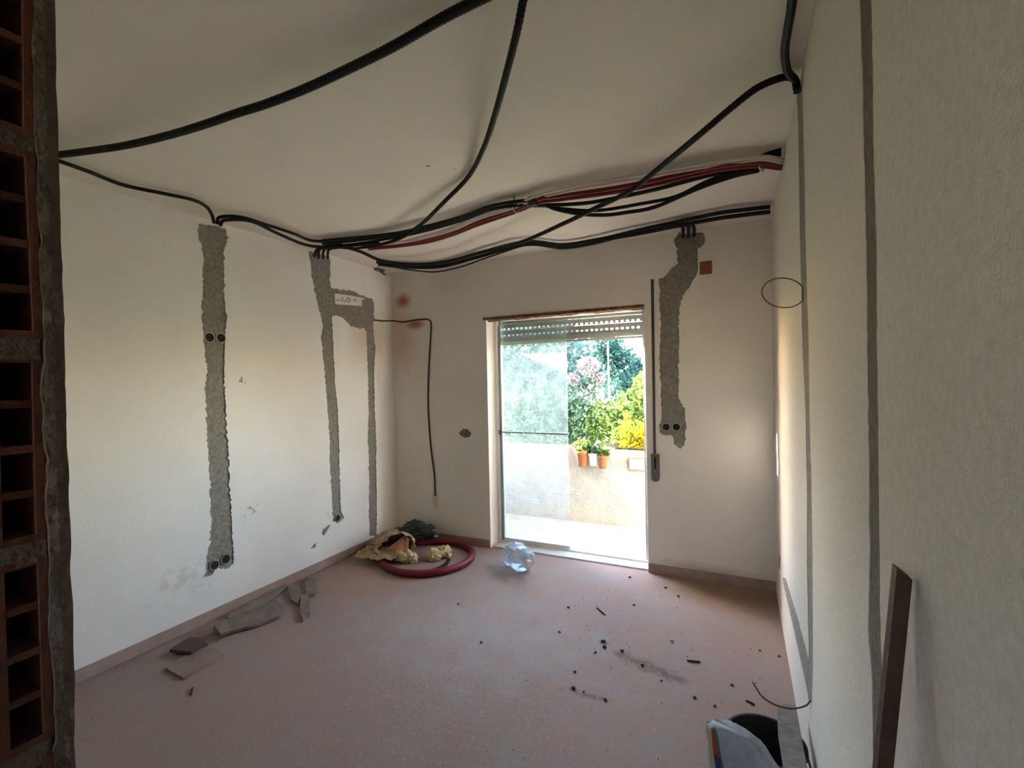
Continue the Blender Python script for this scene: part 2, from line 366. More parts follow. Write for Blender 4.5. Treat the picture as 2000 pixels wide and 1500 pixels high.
u0, v0 = b4[0]; o = box('brick', (b4[0][0]-.002, D-.006, b4[2][1]-.002), (b4[1][0]+.002, D+.03, b4[0][1]+.002), 'brick_orange', wb, .003); o['label'] = 'small brown block set in the wall beside the mortar chase'

# right wall with three narrow chases
R1 = [(1556, 167), (1557, 200), (1559, 250), (1560, 330), (1562, 450), (1564, 540), (1566, 620), (1568, 700), (1573, 800), (1576, 950), (1576, 1100), (1578, 1200), (1580, 1290), (1573, 1262), (1560, 1215), (1535, 1130), (1528, 1128), (1530, 1142), (1548, 1222), (1570, 1320), (1580, 1372), (1586, 1372), (1588, 1300), (1587, 1100), (1585, 950), (1581, 800), (1579, 650), (1577, 600), (1573, 450), (1571, 330), (1569, 250), (1567, 170)]
r1 = clampz(ragged(trace(0, XR, R1), .02, .005, seed=6))
R2 = [(1678, 0), (1683, 150), (1686, 300), (1690, 480), (1692, 700), (1695, 900), (1698, 1100), (1695, 1230), (1703, 1330), (1705, 1500)]
R2r = [(1722, 1500), (1725, 1340), (1720, 1250), (1718, 1100), (1716, 900), (1713, 700), (1712, 480), (1706, 300), (1705, 150), (1702, 0)]
q1 = trace(0, XR, R2); q2 = trace(0, XR, R2r)
r2 = ragged([(q1[0][0], H-.03)]+q1+[(q1[-1][0], .02), (q2[0][0], .02)]+q2+[(q2[-1][0], H-.03)], .02, .005, seed=8)
r3 = trace(0, XR, [(1519, 1085), (1524, 1085), (1524, 1110), (1521, 1112)])
wr = surface('wall_right', 0, XR, -1, [(-1.6, -.05), (D+.05, -.05), (D+.05, H+.04), (-1.6, H+.04)], [r1, r2, r3], .02, .2, 'plaster_right')
mortar('mortar_chase', wr, 0, XR, -1, r1, .0018, 'thin grey chase with a slanting branch at its foot', 'mortar', amp=.0005)
mortar('mortar_chase', wr, 0, XR, -1, r2, .0018, 'dark grey floor to ceiling chase in the near right wall', 'mortar_dark', amp=.0005)
mortar('plaster_crater', wr, 0, XR, -1, r3, .01, 'dark chip low in the right wall by the corner', 'cavity')

# ceiling with the slot where the pipe bundle leaves
c1 = trace(2, H, [(1476, 306), (1500, 296), (1526, 288), (1527, 306), (1505, 309)])
cent = [sum(p_[k] for p_ in c1)/len(c1) for k in (0, 1)]
cl = surface('ceiling', 2, H, -1, [(XL-.05, -1.6), (XR+.05, -1.6), (XR+.05, D+.05), (XL-.05, D+.05)], [ragged(c1, .02, .004, 9)], .08, .2, 'plaster_ceiling')
ci = ragged([(cent[0]+(p_[0]-cent[0])*.95, cent[1]+(p_[1]-cent[1])*.95) for p_ in c1], .02, .002, 9); nn = len(ci)
o = mesh('slot_shade', [Vector((x, y, H+.001)) for x, y in ci]+[Vector((x, y, H+.07)) for x, y in ci], [[i, (i+1) % nn, nn+(i+1) % nn, nn+i] for i in range(nn)]+[list(range(nn, 2*nn))], 'cavity', cl); o['label'] = 'ceiling slot coloured dark as shade where the pipe bundle leaves'  # near-black inner faces put the slot's shade into the colour

# skirtings
tag(box('baseboard_left', (XL, YN, 0), (XL+.012, D, .068), 'skirting', bevel=.003), kind='structure')
bb = empty('baseboard_back'); tag(bb, kind='structure')
box('skirting_board', (XL+.012, D-.012, 0), (DX0, D, .07), 'skirting', bb, .003)
box('skirting_board', (DX1, D-.012, 0), (XR, D, .07), 'skirting', bb, .003)

# near wall the photographer looks past: hollow-brick jamb on the left, lintel over the opening
JX = -.68
wf = box('wall_front', (XL, YN-.15, 0), (JX-.31, YN, H), 'plaster_hall'); tag(wf, kind='structure')
def brick_mesh():
    V, F = [], []; by0, by1, hz = -.055, .055, .10
    ny, nz = 3, 4; rim = .008; cy = (.11-rim)/ny; cz = (.20-rim)/nz; dp = .16
    vf_box((-.30, by0, -hz), (-dp, by1, hz), V, F)
    def quad(*p):
        n = len(V); V.extend(Vector(q) for q in p); F.append(list(range(n, n+len(p))))
    ys = [by0+i*cy for i in range(ny+1)]; zs = [-hz+i*cz for i in range(nz+1)]
    for i in range(ny+1): vf_box((-dp, by0+i*cy, -hz), (0, by0+i*cy+rim, hz), V, F)
    for j in range(nz+1):
        for i in range(ny): vf_box((-dp, by0+i*cy+rim, -hz+j*cz), (-.0008-(j % 2)*.003, by0+(i+1)*cy, -hz+j*cz+rim), V, F)
    me = bpy.data.meshes.new('brick'); me.from_pydata([tuple(v) for v in V], [], F); me.materials.append(M['brick']); return me
bme = brick_mesh(); CZ = .217; z0 = on(0, 270, 0, JX).z; z0 -= CZ*math.floor(z0/CZ)   # a bed joint lies here
k = -1; by = YN-.017-.055; mV, mF = [], []
while z0+k*CZ < H:
    zz = z0+(k+.5)*CZ
    if zz-.1 > 0 and zz+.1 < H:
        o = link('brick', bme, 'brick', wf); o.location = (JX-random.uniform(0, .004), by, zz+.004); o.rotation_euler = (random.uniform(-.02, .02), 0, random.uniform(-.01, .01))
    # bed joint below the course: lumpy strip
    zc = z0+k*CZ
    if 0.02 < zc < H-.02: vf_box((JX-.3, by-.053, zc-.010), (JX-.002, by+.054, zc+.013), mV, mF)
    k += 1
mo = mesh('bed_joints', mV, mF, 'brick_mortar', wf); mo['kind'] = 'stuff'
# plaster edge on the room side, roughened
V, F = [], []; n = 220
for i in range(n+1):
    z = H*i/n; q = Vector((1.3, 4.2, z*22)); a = noise.noise(q)*.004+noise.noise(q*3)*.002; b = noise.noise(q+Vector((9, 0, 0)))*.005+noise.noise(q*3.1)*.003
    V += [Vector((JX-.31, YN+.001, z)), Vector((JX+.002+a, YN+.001, z)), Vector((JX+.003+a*.5, YN-.009, z)), Vector((JX+.002+b*.5, YN-.017+b*.6, z)), Vector((JX-.02, YN-.017+b*.6, z))]
for i in range(n):
    for k in range(4): F.append([i*5+k, i*5+k+1, i*5+k+6, i*5+k+5])
mesh('plaster_edge', V, F, 'brick_mortar', wf)
box('lintel', (JX-.31, YN-.15, 2.2), (XR-.001, YN, H), 'plaster_hall', wf)
wh = box('wall_hall', (-1.3, -1.7, 0), (XR, -1.6, .9), 'plaster_hall'); tag(wh, kind='structure')      # unseen hall wall; window opening added to let in fill light
box('fill_opening_head', (-1.3, -1.7, 2.2), (XR, -1.6, H), 'plaster_hall', wh)
box('fill_opening_pier', (-.30, -1.7, .9), (XR, -1.6, 2.2), 'plaster_hall', wh); box('fill_opening_pier', (-1.3, -1.7, .9), (-.62, -1.6, 2.2), 'plaster_hall', wh); box('fill_opening_apron', (-.62, -1.7, .9), (-.30, -1.6, 1.3), 'plaster_hall', wh)
tag(box('wall_passage', (-1.3, -1.6, 0), (-1.2, YN-.15, H), 'plaster_hall'), kind='structure')

# ------------------------------------------------------------------ balcony door
dr = empty('door_1', (DX0, D, 0)); tag(dr, kind='structure')
FY0, FY1 = D+.14, D+.22
box('frame_jamb', (DX0, FY0, .015), (DX0+.03, FY1, DTOP), 'alu_white', dr, .002)
box('frame_jamb', (DX1-.03, FY0, .015), (DX1, FY1, DTOP), 'alu_white', dr, .002)
box('shutter_guide', (DX0+.03, FY1-.03, .015), (DX0+.05, FY1, DTOP), 'alu_grey', dr)
box('shutter_guide', (DX1-.05, FY1-.03, .015), (DX1-.03, FY1, DTOP), 'alu_grey', dr)
box('threshold', (DX0, D+.021, -.06), (DX1, D+WT+.02, .012), 'stone_sill', dr, .004)
for y in (FY0+.012, FY0+.032, FY0+.052): box('track', (DX0+.03, y, .012), (DX1-.03, y+.006, .026), 'alu_white', dr)
# slim dusty sliding leaf, pushed to the left half
sp = empty('sliding_leaf'); sp.parent = dr
PX0, PX1, PYY = DX0+.034, -1.335, FY0+.035
box('stile', (PX0, PYY-.014, .03), (PX0+.022, PYY+.014, DTOP-.04), 'alu_grey', sp)
box('bottom_rail', (PX0+.022, PYY-.010, .03), (PX1-.010, PYY+.010, .05), 'alu_white', sp)
box('middle_rail', (PX0+.022, PYY-.008, 1.026), (PX1-.010, PYY+.008, 1.038), 'alu_grey', sp)
box('latch', (PX0-.01, PYY-.03, 1.010), (PX0+.024, PYY-.014, 1.052), 'strap_box', sp, .003)
box('glass_pane', (PX0+.022, PYY-.002, .05), (PX1-.010, PYY+.002, 1.026), 'dusty_glass', sp)
box('glass_pane', (PX0+.022, PYY-.002, 1.038), (PX1-.010, PYY+.002, DTOP-.04), 'dusty_glass', sp)
# rough timber showing under the lintel
V, F = [], []; n = 60
for i in range(n+1):
    x = DX0-.03+(DX1-DX0+.03)*i/n; q = Vector((x*9, .3, 0)); a = noise.noise(q)*.012; b = noise.noise(q*2.3+Vector((0, 5, 0)))*.012
    V += [Vector((x, D-.008, DTOP+.020)), Vector((x, D-.010+a*.3, DTOP-.006+a*.6)), Vector((x, D+.05, DTOP-.012+b)), Vector((x, D+.10, DTOP-.004-a)), Vector((x, D+.14, DTOP+.01))]
for i in range(n):
    for k in range(4): F.append([i*5+k, i*5+k+1, i*5+k+6, i*5+k+5])
tag(mesh('trim_1', V, F, 'wood_rot'), kind='structure')
# roller shutter, mostly raised: slats with rows of light holes
sh = empty('roller_shutter', (-1.345, FY1+.015, 1.95)); tag(sh, 'grey perforated roller shutter rolled up above the balcony door', 'shutter')
SX0, SX1, SY = DX0+.035, DX1-.035, FY1+.018
def slat(z, h, dots):
    V, F = [], []; T = .009
    if not dots:
        prof = [(-T/2, 0), (-T*.9, h*.25), (-T*.9, h*.75), (-T/2, h), (T/2, h), (T/2, 0)]
        for x in (SX0, SX1): V += [Vector((x, SY+p_[0], z+p_[1])) for p_ in prof]
        m_ = len(prof); F += [list(range(m_)), list(range(m_, 2*m_))]+[[i, (i+1) % m_, m_+(i+1) % m_, m_+i] for i in range(m_)]
    else:                                                  # lower 45 % perforated, upper curved face closed
        hz0, hz1 = h*.10, h*.34; pitch = .044; nn = int((SX1-SX0)/pitch)
        vf_box((SX0, SY-T/2, z), (SX1, SY-T/2+.003, z+hz0), V, F)
        for i in range(nn+1):
            xa = SX0+i*pitch; vf_box((xa, SY-T/2, z+hz0), (min(xa+pitch*.52, SX1), SY-T/2+.003, z+hz1), V, F)
        vf_box((SX0, SY-T/2-.002, z+hz1), (SX1, SY+T/2, z+h*.97), V, F)
    return mesh('slat', V, F, 'slat_grey', sh)
SB = 1.862; z = SB
for h, dots in [(.055, False), (.060, True), (.060, True), (.045, False)]:
    slat(z, h, dots); z += h
box('bottom_bar', (SX0, SY-.008, SB-.022), (SX1, SY+.008, SB-.002), 'alu_grey', sh, .002)
# shutter strap and its winder on the wall to the right of the door
st = empty('shutter_strap_winder', (-.58, D, .8)); tag(st, 'dark shutter strap with winder box on wall right of door', 'strap winder')
a, b = on(1275, 548, 1, D-.004), on(1279, 886, 1, D-.004)
prism('strap', [a+Vector((-.008, 0, 0)), a+Vector((.006, 0, 0)), b+Vector((.007, 0, 0)), b+Vector((-.007, 0, 0))], .003, 'strap', st, Vector((0, -1, 0)))
a, b = on(1272, 886, 1, D), on(1289, 941, 1, D); cx = (a.x+b.x)/2; hw = (b.x-a.x)/2
P = [Vector((cx+hw, D-.0005, a.z)), Vector((cx-hw, D-.0005, a.z))]+[Vector((cx-hw*math.cos(t), D-.0005, b.z+hw-hw*math.sin(t))) for t in [i*math.pi/10 for i in range(11)]]
prism('winder_box', P, .018, 'strap_box', st, Vector((0, -1, 0)))
box('winder_slot', (cx-.008, D-.020, b.z+.10), (cx+.008, D-.0185, a.z-.02), 'box_hole', st)

# ------------------------------------------------------------------ balcony and outdoors
tag(box('floor_balcony', (-6, D+WT+.02, BZ-.2), (2.5, PY, BZ), 'balcony_floor'), kind='structure')
tag(box('wall_parapet', (-6, PY, BZ-.2), (2.5, PY+.16, PTOP), 'render_white'), kind='structure')
tag(box('wall_sun_blocker', (-3.12, D+WT, BZ), (-3.0, PY, 2.27), 'render_white'), kind='structure')  # unseen wall, added to cut the sun down to a small patch indoors
tag(box('ground', (-60, PY+.17, -3.3), (50, 70, -3.2), 'grass'), kind='structure')
def pot(name, c, r, h, m, label, leaf, seed, flowers=None):
    rnd = random.Random(seed); t = empty(name, c); tag(t, label, 'plant pot', 'pots hung on the parapet')
    V, F = [], []; S = 14; prof = [(0, 0), (.72, 0), (.95, .82), (1.08, .84), (1.08, 1), (.92, 1), (.90, .85), (0, .85)]
    for (a, b) in prof:
        for k in range(S):
            an = 2*math.pi*k/S; V.append(Vector((c[0]+r*a*math.cos(an), c[1]+r*a*math.sin(an), c[2]+h*b)))
    for i in range(len(prof)-1):
        for k in range(S): F.append([i*S+k, i*S+(k+1) % S, (i+1)*S+(k+1) % S, (i+1)*S+k])
    mesh('pot_body', V, F, m, t, True)
    tube('hanger', [(c[0], c[1]+r*1.05, c[2]+h*.8), (c[0], PY+.02, c[2]+h*.9+.03), (c[0], PY+.04, PTOP+.02), (c[0], PY+.10, PTOP+.01)], .004, 'wire_rust', t, 5)
    V, F = [], []
    for i in range(160):
        d = Vector((rnd.gauss(0, 1), rnd.gauss(0, 1), abs(rnd.gauss(.3, .8)))).normalized()*rnd.uniform(.3, 1)
        leafquad(V, F, Vector((c[0], c[1], c[2]+h))+Vector((d.x*r*1.9, d.y*r*1.4, d.z*r*2.0)), rnd.uniform(.018, .034), rnd)
    mesh('leaves', V, F, leaf, t)
    return t
def leafquad(V, F, p, s, rnd):
    a = Vector((rnd.gauss(0, 1), rnd.gauss(0, 1), rnd.gauss(0, 1))).normalized(); b = a.orthogonal().normalized(); b = b*math.cos(1)+a.cross(b)*math.sin(1)
    n = len(V); V += [p-a*s, p-b*s*.5, p+a*s, p+b*s*.5]; F.append([n, n+1, n+2, n+3])
P0 = PY-.09
pot('plant_pot', (-1.50, P0, .585), .070, .165, 'terracotta', 'terracotta pot with yellow green plant hung leftmost on the balcony parapet', 'leaf_lime', 1)
pot('plant_pot', (-1.385, P0, .60), .052, .13, 'pot_white', 'white pot hung between two terracotta pots on the parapet', 'leaf_green', 2)
pot('plant_pot', (-1.285, P0, .575), .050, .14, 'terracotta', 'small orange pot hung rightmost of the three on the parapet', 'leaf_lime', 3)
fb = empty('flower_box', (-.95, PY+.08, PTOP)); tag(fb, 'long planter full of yellow flowers on top of the parapet', 'flower box')
box('trough', (-1.23, PY+.01, PTOP+.012), (.35, PY+.15, PTOP+.07), 'strap_box', fb, .006)
for x in (-1.1, -.5, .2): box('foot', (x, PY+.02, PTOP), (x+.04, PY+.14, PTOP+.012), 'strap_box', fb)
rnd = random.Random(11); V, F = [], []
for i in range(1500):
    x = rnd.uniform(-1.22, .34); leafquad(V, F, Vector((x, PY+.06+rnd.gauss(0, .05), PTOP+.06+abs(rnd.gauss(.06, .09)))), rnd.uniform(.02, .035), rnd)
mesh('leaves', V, F, 'leaf_lime', fb)
V, F = [], []
for i in range(2600):
    x = rnd.uniform(-1.12, .34); leafquad(V, F, Vector((x, PY+.01+rnd.gauss(0, .06), PTOP+.03+abs(rnd.gauss(.10, .09)))), rnd.uniform(.016, .03), rnd)
o = mesh('blossoms', V, F, 'petal_yellow', fb); o['kind'] = 'stuff'
mb = empty('meter_box', (-.93, PY, .62)); tag(mb, 'small beige box fixed to the balcony parapet below the flowers', 'box')
box('case', (-1.03, PY-.035, .56), (-.83, PY, .69), 'board_tan', mb, .004); box('lid', (-1.02, PY-.041, .575), (-.84, PY-.035, .675), 'render_white', mb, .002)

def tree(name, base, trunk_h, blobs, leaf, n, size, label, seed, trunk_r=.12):
    rnd = random.Random(seed); t = empty(name, base); tag(t, label, 'tree', 'trees beyond the balcony')
    b = Vector(base); top = b+Vector((0, 0, trunk_h))
    tube('trunk', [b, b+Vector((.1, .05, trunk_h*.4)), top], trunk_r, 'bark', t, 8, step=.4)
    for c, r in blobs:
        c = Vector(c); tube('branch', [top-Vector((0, 0, trunk_h*.25)), (top+c)/2+Vector((.1, 0, .1)), c], trunk_r*.4, 'bark', t, 6, step=.3)
    V, F = [], []; tot = sum(r*r for _, r in blobs)
    for c, r in blobs:
        c = Vector(c)
        for i in range(int(n*r*r/tot)):
            d = Vector((rnd.gauss(0, 1), rnd.gauss(0, 1), rnd.gauss(0, 1))).normalized(); rr = r*(rnd.random()**.4)
            rr *= 1+.35*noise.noise(d*2.2+c)
            leafquad(V, F, c+d*rr, size*rnd.uniform(.6, 1.3), rnd)
    mesh('foliage', V, F, leaf, t)
G = -3.2
tree('broadleaf_tree', (-2.3, 13, G), 4.2, [((-2.5, 13, 1.35), .7), ((-1.9, 13.2, 1.45), .6), ((-3.35, 13.4, 2.35), .5), ((-3.0, 13.4, 1.9), .5), ((-1.6, 13, .9), .8), ((-2.4, 13.3, .8), .7)], 'leaf_teal', 9000, .075, 'dark teal broadleaf tree at the right of the door view', 1)
tree('olive_tree', (-5.6, 12, G), 4.0, [((-5.6, 12, 1.9), 1.1), ((-4.7, 12.3, 1.5), .9), ((-5.2, 12.5, 2.9), .9), ((-6.6, 12, 2.4), 1.1), ((-4.5, 12.2, 2.6), .7)], 'leaf_grey', 11000, .075, 'pale blue green tree seen through the dusty glass', 2)
tree('bushy_tree', (-1.9, 10, G), 3.2, [((-1.7, 10, .75), .75), ((-2.5, 10.2, .5), .6), ((-1.0, 10, .6), .8), ((-1.6, 10, 1.25), .45)], 'leaf_lime', 7000, .06, 'bright yellow green bushy tree above the flower box', 3)
tree('bushy_tree', (-4.3, 10.5, G), 3.2, [((-4.2, 10.5, .6), .9), ((-3.4, 10.3, .5), .7), ((-5.2, 10.6, .6), .9)], 'leaf_green', 8000, .06, 'mid green bushy tree low behind the parapet', 4)
tree('broadleaf_tree', (-8.5, 19, G), 4.6, [((-8.5, 19, 2.8), 1.8), ((-6.3, 19.5, 2.4), 1.5), ((-10.5, 19, 2.6), 1.7), ((-7.2, 19, 1.2), 1.6), ((-5.0, 19.5, 1.6), 1.2)], 'leaf_grey', 9000, .12, 'tall hazy grey green tree farthest behind the others', 5)
c_ = on(1150, 716, 1, 11.4); tree('blossom_tree', (c_.x, 11.4, G), 4.1, [((c_.x, 11.4, c_.z), .27), ((c_.x-.45, 11.5, c_.z-.3), .18), ((c_.x+.25, 11.5, c_.z-.3), .15)], 'petal_pale', 1500, .045, 'small pale pinkish blossoming crown amid the green trees', 6, .03)
p = on(1187, 660, 1, 11); tag(tube('garden_pole', [(p.x, 11, G), (p.x+.01, 11, 0), (p.x, 11, 2.35)], .018, 'pole_pale', None, 8, step=.5), 'slim pale pole standing in front of the dark trees', 'pole')

# ------------------------------------------------------------------ twin electric boxes in the chases
def twin_box(ax, sign, val, centres, rpx, label, extra=None):
    c3 = [on(x, y, ax, val) for x, y in centres]; mid = (c3[0]+c3[1])/2
    t = empty('socket_box', mid); tag(t, label, 'socket box', 'round twin socket boxes set in the walls')
    nrm = uv3(ax, sign, 0, 0); r = rpx
    for c in c3:
        V, F = [], []; S = 18
        e1 = Vector((0, 1, 0)) if ax == 0 else Vector((1, 0, 0)); e2 = Vector((0, 0, 1))
        for rr, d in ((r*1.18, -.006), (r*1.18, .003), (r, .004), (r, -.004)):
            for k in range(S):
                an = 2*math.pi*k/S; V.append(c+(e1*math.cos(an)+e2*math.sin(an))*rr+nrm*d)
        for i in range(3):
            for k in range(S): F.append([i*S+k, i*S+(k+1) % S, (i+1)*S+(k+1) % S, (i+1)*S+k])
        mesh('ring', V, F, 'box_rim', t, False)
        V = [c+(e1*math.cos(2*math.pi*k/S)+e2*math.sin(2*math.pi*k/S))*r*1.02-nrm*.001 for k in range(S)]
        mesh('box_back', V, [list(range(S))], 'box_hole', t)
    return t
twin_box(0, 1, XL, [(409, 659), (431, 660)], .029, 'twin round socket boxes halfway up the wide left chase')
twin_box(1, -1, D, [(1301, 834), (1321, 834)], .027, 'twin round socket boxes low in the chase beside door')
def plain_hole(pts, rs, label):
    c3 = [on(x, y, 0, XL) for x, y in pts]; t = empty('socket_box', c3[0]); tag(t, label, 'socket box', 'round twin socket boxes set in the walls')
    for c, r in zip(c3, rs):
        S = 14; e1 = Vector((0, 1, 0)); e2 = Vector((0, 0, 1)); V, F = [], []
        for rr, d in ((r*1.25, -.008), (r*1.2, .001), (r*.95, .002), (r*.9, -.005)):
            for k in range(S):
                an = 2*math.pi*k/S; wob = 1+.12*noise.noise(Vector((math.cos(an)*2, math.sin(an)*2, c.y*7))); V.append(c+(e1*math.cos(an)+e2*math.sin(an))*rr*wob+Vector((d, 0, 0)))
        for i in range(3):
            for k in range(S): F.append([i*S+k, i*S+(k+1) % S, (i+1)*S+(k+1) % S, (i+1)*S+k])
        mesh('ring', V, F, 'mortar', t)
        mesh('box_back', [c+(e1*math.cos(2*math.pi*k/S)+e2*math.sin(2*math.pi*k/S))*r for k in range(S)], [list(range(S))], 'box_hole', t)
plain_hole([(419, 1104), (441, 1092)], [.028, .03], 'broken twin socket boxes at the foot of the wide chase')
plain_hole([(660, 1012)], [.026], 'single socket hole at the foot of the thin left chase')
# junction box lid with handwriting in the forked chase
jp = empty('junction_box_lid', on(682, 586, 0, XL)); tag(jp, 'white plate with scribbled marks in the forked chase', 'plate')
P = [on(x, y, 0, XL-.003) for x, y in [(653, 573), (682, 577), (713, 583), (706, 586), (706, 598), (654, 594)]]
prism('plate', P, .005, 'plate_white', jp, Vector((1, 0, 0)))
for pts in ([(669, 580), (669, 588), (675, 588)], [(679, 582), (677, 586), (680, 590), (684, 587), (682, 582), (679, 582)], [(691, 584), (693, 589), (695, 584)], [(657, 586), (666, 586)]):
    tube('pen_mark', [on(x, y, 0, XL+.003) for x, y in pts], .0028, 'ink', jp, 5, step=.01)

# ------------------------------------------------------------------ conduits and cables under the ceiling
CONDUITS = 'conduits slung under the ceiling'
def ceil_run(name, pts, r, m, label, cat, ripple=.10, sides=8):
    """pts: (px, py, drop below ceiling)"""
    P = [on(x, y, 2, H-d) for x, y, d in pts]
    for p_ in P:
        p_.x = min(max(p_.x, XL+r*1.05), XR-r*1.05); p_.y = min(p_.y, D-r*1.05)
    V, F = vf_tube(spline(P, .007 if ripple else .02), r, sides, ripple)
    return tag(mesh(name, V, F, m, None, ripple == 0), label, cat, CONDUITS)
def dd(pts, d): return [(x, y, d) for x, y in pts]
ceil_run('conduit', [(60, 306, .03), (107, 303, .03), (180, 294, .04), (250, 283, .05), (330, 264, .06), (400, 243, .07), (460, 222, .07), (520, 203, .07), (590, 176, .06), (650, 149, .05), (760, 95, .04), (860, 38, .03), (930, 2, .03), (1010, -38, .03), (1100, -90, .03)], .0155, 'conduit_black', 'thickest black conduit sweeping from left edge to top of frame', 'conduit')
ceil_run('conduit', [(60, 300, .03), (107, 312, .025), (170, 334, .025), (240, 361, .025), (320, 378, .025), (375, 390, .025), (402, 403, .03), (414, 420, .05), (418, 436, .09)], .0105, 'conduit_black', 'thin black conduit from left brick jamb to wide wall chase', 'conduit')
ceil_run('conduit', [(424, 438, .08), (430, 424, .035), (470, 424, .03), (520, 439, .03), (570, 455, .03), (610, 470, .03), (660, 470, .03), (720, 466, .03), (780, 459, .03)], .011, 'conduit_black', 'upper of two conduits running from wide chase to forked chase', 'conduit')
ceil_run('conduit', [(430, 440, .10), (440, 430, .06), (490, 432, .05), (540, 455, .06), (590, 476, .06), (625, 482, .06), (680, 480, .06), (740, 474, .06)], .011, 'conduit_black', 'lower of two conduits running from wide chase to forked chase', 'conduit')
ceil_run('conduit', [(1040, -80, .03), (1032, -40, .03), (1022, 0, .04), (1010, 60, .07), (990, 140, .09), (968, 220, .08), (945, 288, .05), (915, 345, .02), (870, 392, .04), (820, 440, .06), (770, 470, .07), (700, 484, .06), (650, 482, .05), (622, 486, .06), (614, 500, .09)], .0125, 'conduit_black', 'black conduit hanging from the top centre of the ceiling', 'conduit')
ceil_run('conduit', [(1560, -60, .03), (1550, -20, .03), (1545, 20, .03), (1538, 60, .03), (1533, 100, .03), (1538, 138, .03), (1554, 158, .04), (1562, 178, .08)], .0135, 'conduit_black', 'black conduit along the top of the right wall', 'conduit')
ceil_run('conduit', [(1562, 172, .06), (1552, 155, .03), (1530, 151, .03), (1480, 171, .06), (1430, 209, .09), (1370, 260, .12), (1300, 318, .13), (1230, 373, .14), (1160, 408, .14), (1100, 437, .13), (1020, 472, .11), (950, 490, .09), (880, 509, .08), (820, 516, .07), (750, 510, .06), (700, 490, .04), (650, 476, .03)], .0135, 'conduit_black', 'black conduit crossing under the red pipes from right wall', 'conduit')
# red and white water pipes with black conduits tied to them
ceil_run('water_pipe', dd([(1531, 311), (1500, 306), (1476, 307), (1420, 314), (1364, 322), (1252, 341), (1140, 361), (1056, 380), (1000, 402), (950, 417), (925, 426), (887, 443), (837, 459), (775, 473), (690, 478)], .045), .0085, 'pipe_white', 'upper white pipe running above the red pipes', 'pipe', 0)
ceil_run('water_pipe', dd([(1532, 318), (1500, 312), (1476, 312), (1420, 320), (1364, 328), (1252, 348), (1140, 367), (1056, 386), (1000, 407), (950, 422), (925, 431), (887, 448), (837, 463), (775, 475), (690, 481)], .05), .0085, 'pipe_white', 'lower white pipe squeezed against the red pipes', 'pipe', 0)
ceil_run('water_pipe', dd([(1532, 322), (1476, 318), (1392, 327), (1280, 352), (1196, 368), (1084, 384), (1056, 388), (1012, 407), (950, 428), (925, 437), (887, 453), (837, 468), (775, 479), (720, 484)], .055), .0125, 'pipe_red', 'uppermost red pipe of the tied bundle', 'pipe', 0)
ceil_run('water_pipe', dd([(1533, 327), (1476, 324), (1392, 334), (1280, 360), (1196, 376), (1084, 391), (1050, 396), (1012, 412), (950, 433), (925, 442), (887, 457), (837, 472), (775, 481), (720, 486)], .062), .0125, 'pipe_red', 'lowest red pipe of the tied bundle', 'pipe', 0)
ceil_run('conduit', dd([(1480, 328), (1392, 341), (1280, 370), (1196, 388), (1140, 397), (1070, 401), (1020, 402), (962, 406), (900, 427), (837, 445), (775, 458), (700, 469), (630, 476)], .045), .0125, 'conduit_black', 'black conduit tight beneath the red pipes', 'conduit')
ceil_run('conduit', [(1478, 330, .06), (1392, 350, .08), (1322, 383, .10), (1252, 398, .11), (1168, 411, .11), (1098, 408, .09), (1042, 400, .06), (962, 408, .05), (900, 431, .05), (837, 449, .05), (775, 463, .05), (700, 476, .05), (640, 482, .06)], .0105, 'conduit_black', 'upper of two black conduits sagging below the red pipes', 'conduit')
ceil_run('conduit', [(1482, 333, .06), (1430, 345, .08), (1364, 368, .11), (1280, 404, .14), (1224, 415, .15), (1182, 420, .15), (1134, 418, .13), (1084, 408, .09), (1040, 392, .05), (962, 402, .04), (900, 424, .04), (837, 441, .04), (775, 455, .04), (700, 464, .04), (630, 470, .04)], .0115, 'conduit_black', 'lowest black conduit sagging below the red pipes', 'conduit')
# along the back wall
ceil_run('conduit', dd([(735, 512), (800, 517), (860, 515), (920, 499), (990, 479), (1040, 472), (1100, 478), (1160, 469), (1200, 461), (1250, 449), (1320, 434), (1400, 417), (1460, 409), (1504, 404)], .035), .0145, 'conduit_black', 'upper black conduit along the top of the back wall', 'conduit')
ceil_run('conduit', dd([(740, 517), (800, 522), (860, 521), (920, 506), (990, 486), (1040, 477), (1100, 484), (1160, 475), (1200, 465), (1250, 456), (1320, 442), (1400, 427), (1460, 419), (1504, 414)], .055), .0145, 'conduit_black', 'lower black conduit along the top of the back wall', 'conduit')
ceil_run('conduit', dd([(738, 518), (770, 522), (800, 527), (850, 531), (900, 521), (940, 507), (990, 490), (1030, 477)], .07), .007, 'cable_black', 'thin black cable drooping at the top left of back wall', 'cable', 0)
# conduits dropping into the top of the back chase
for x, lab in [(1334, 'left'), (1345, 'middle'), (1356, 'right')]:
    ceil_run('conduit', dd([(x-40, 443), (x-12, 438), (x-1, 444), (x, 464)], .05), .012, 'conduit_black', lab+' of three short conduits turning into the chase beside door', 'conduit')
for i, (x, lab) in enumerate([(622, 'left'), (631, 'middle'), (640, 'right')]):
    ceil_run('conduit', [(x+45, 476+i*3, .035), (x+18, 480+i*2, .04), (x+2, 488, .055), (x, 504, .09)], .0105, 'conduit_black', lab+' of three short conduits turning into the forked chase top', 'conduit')
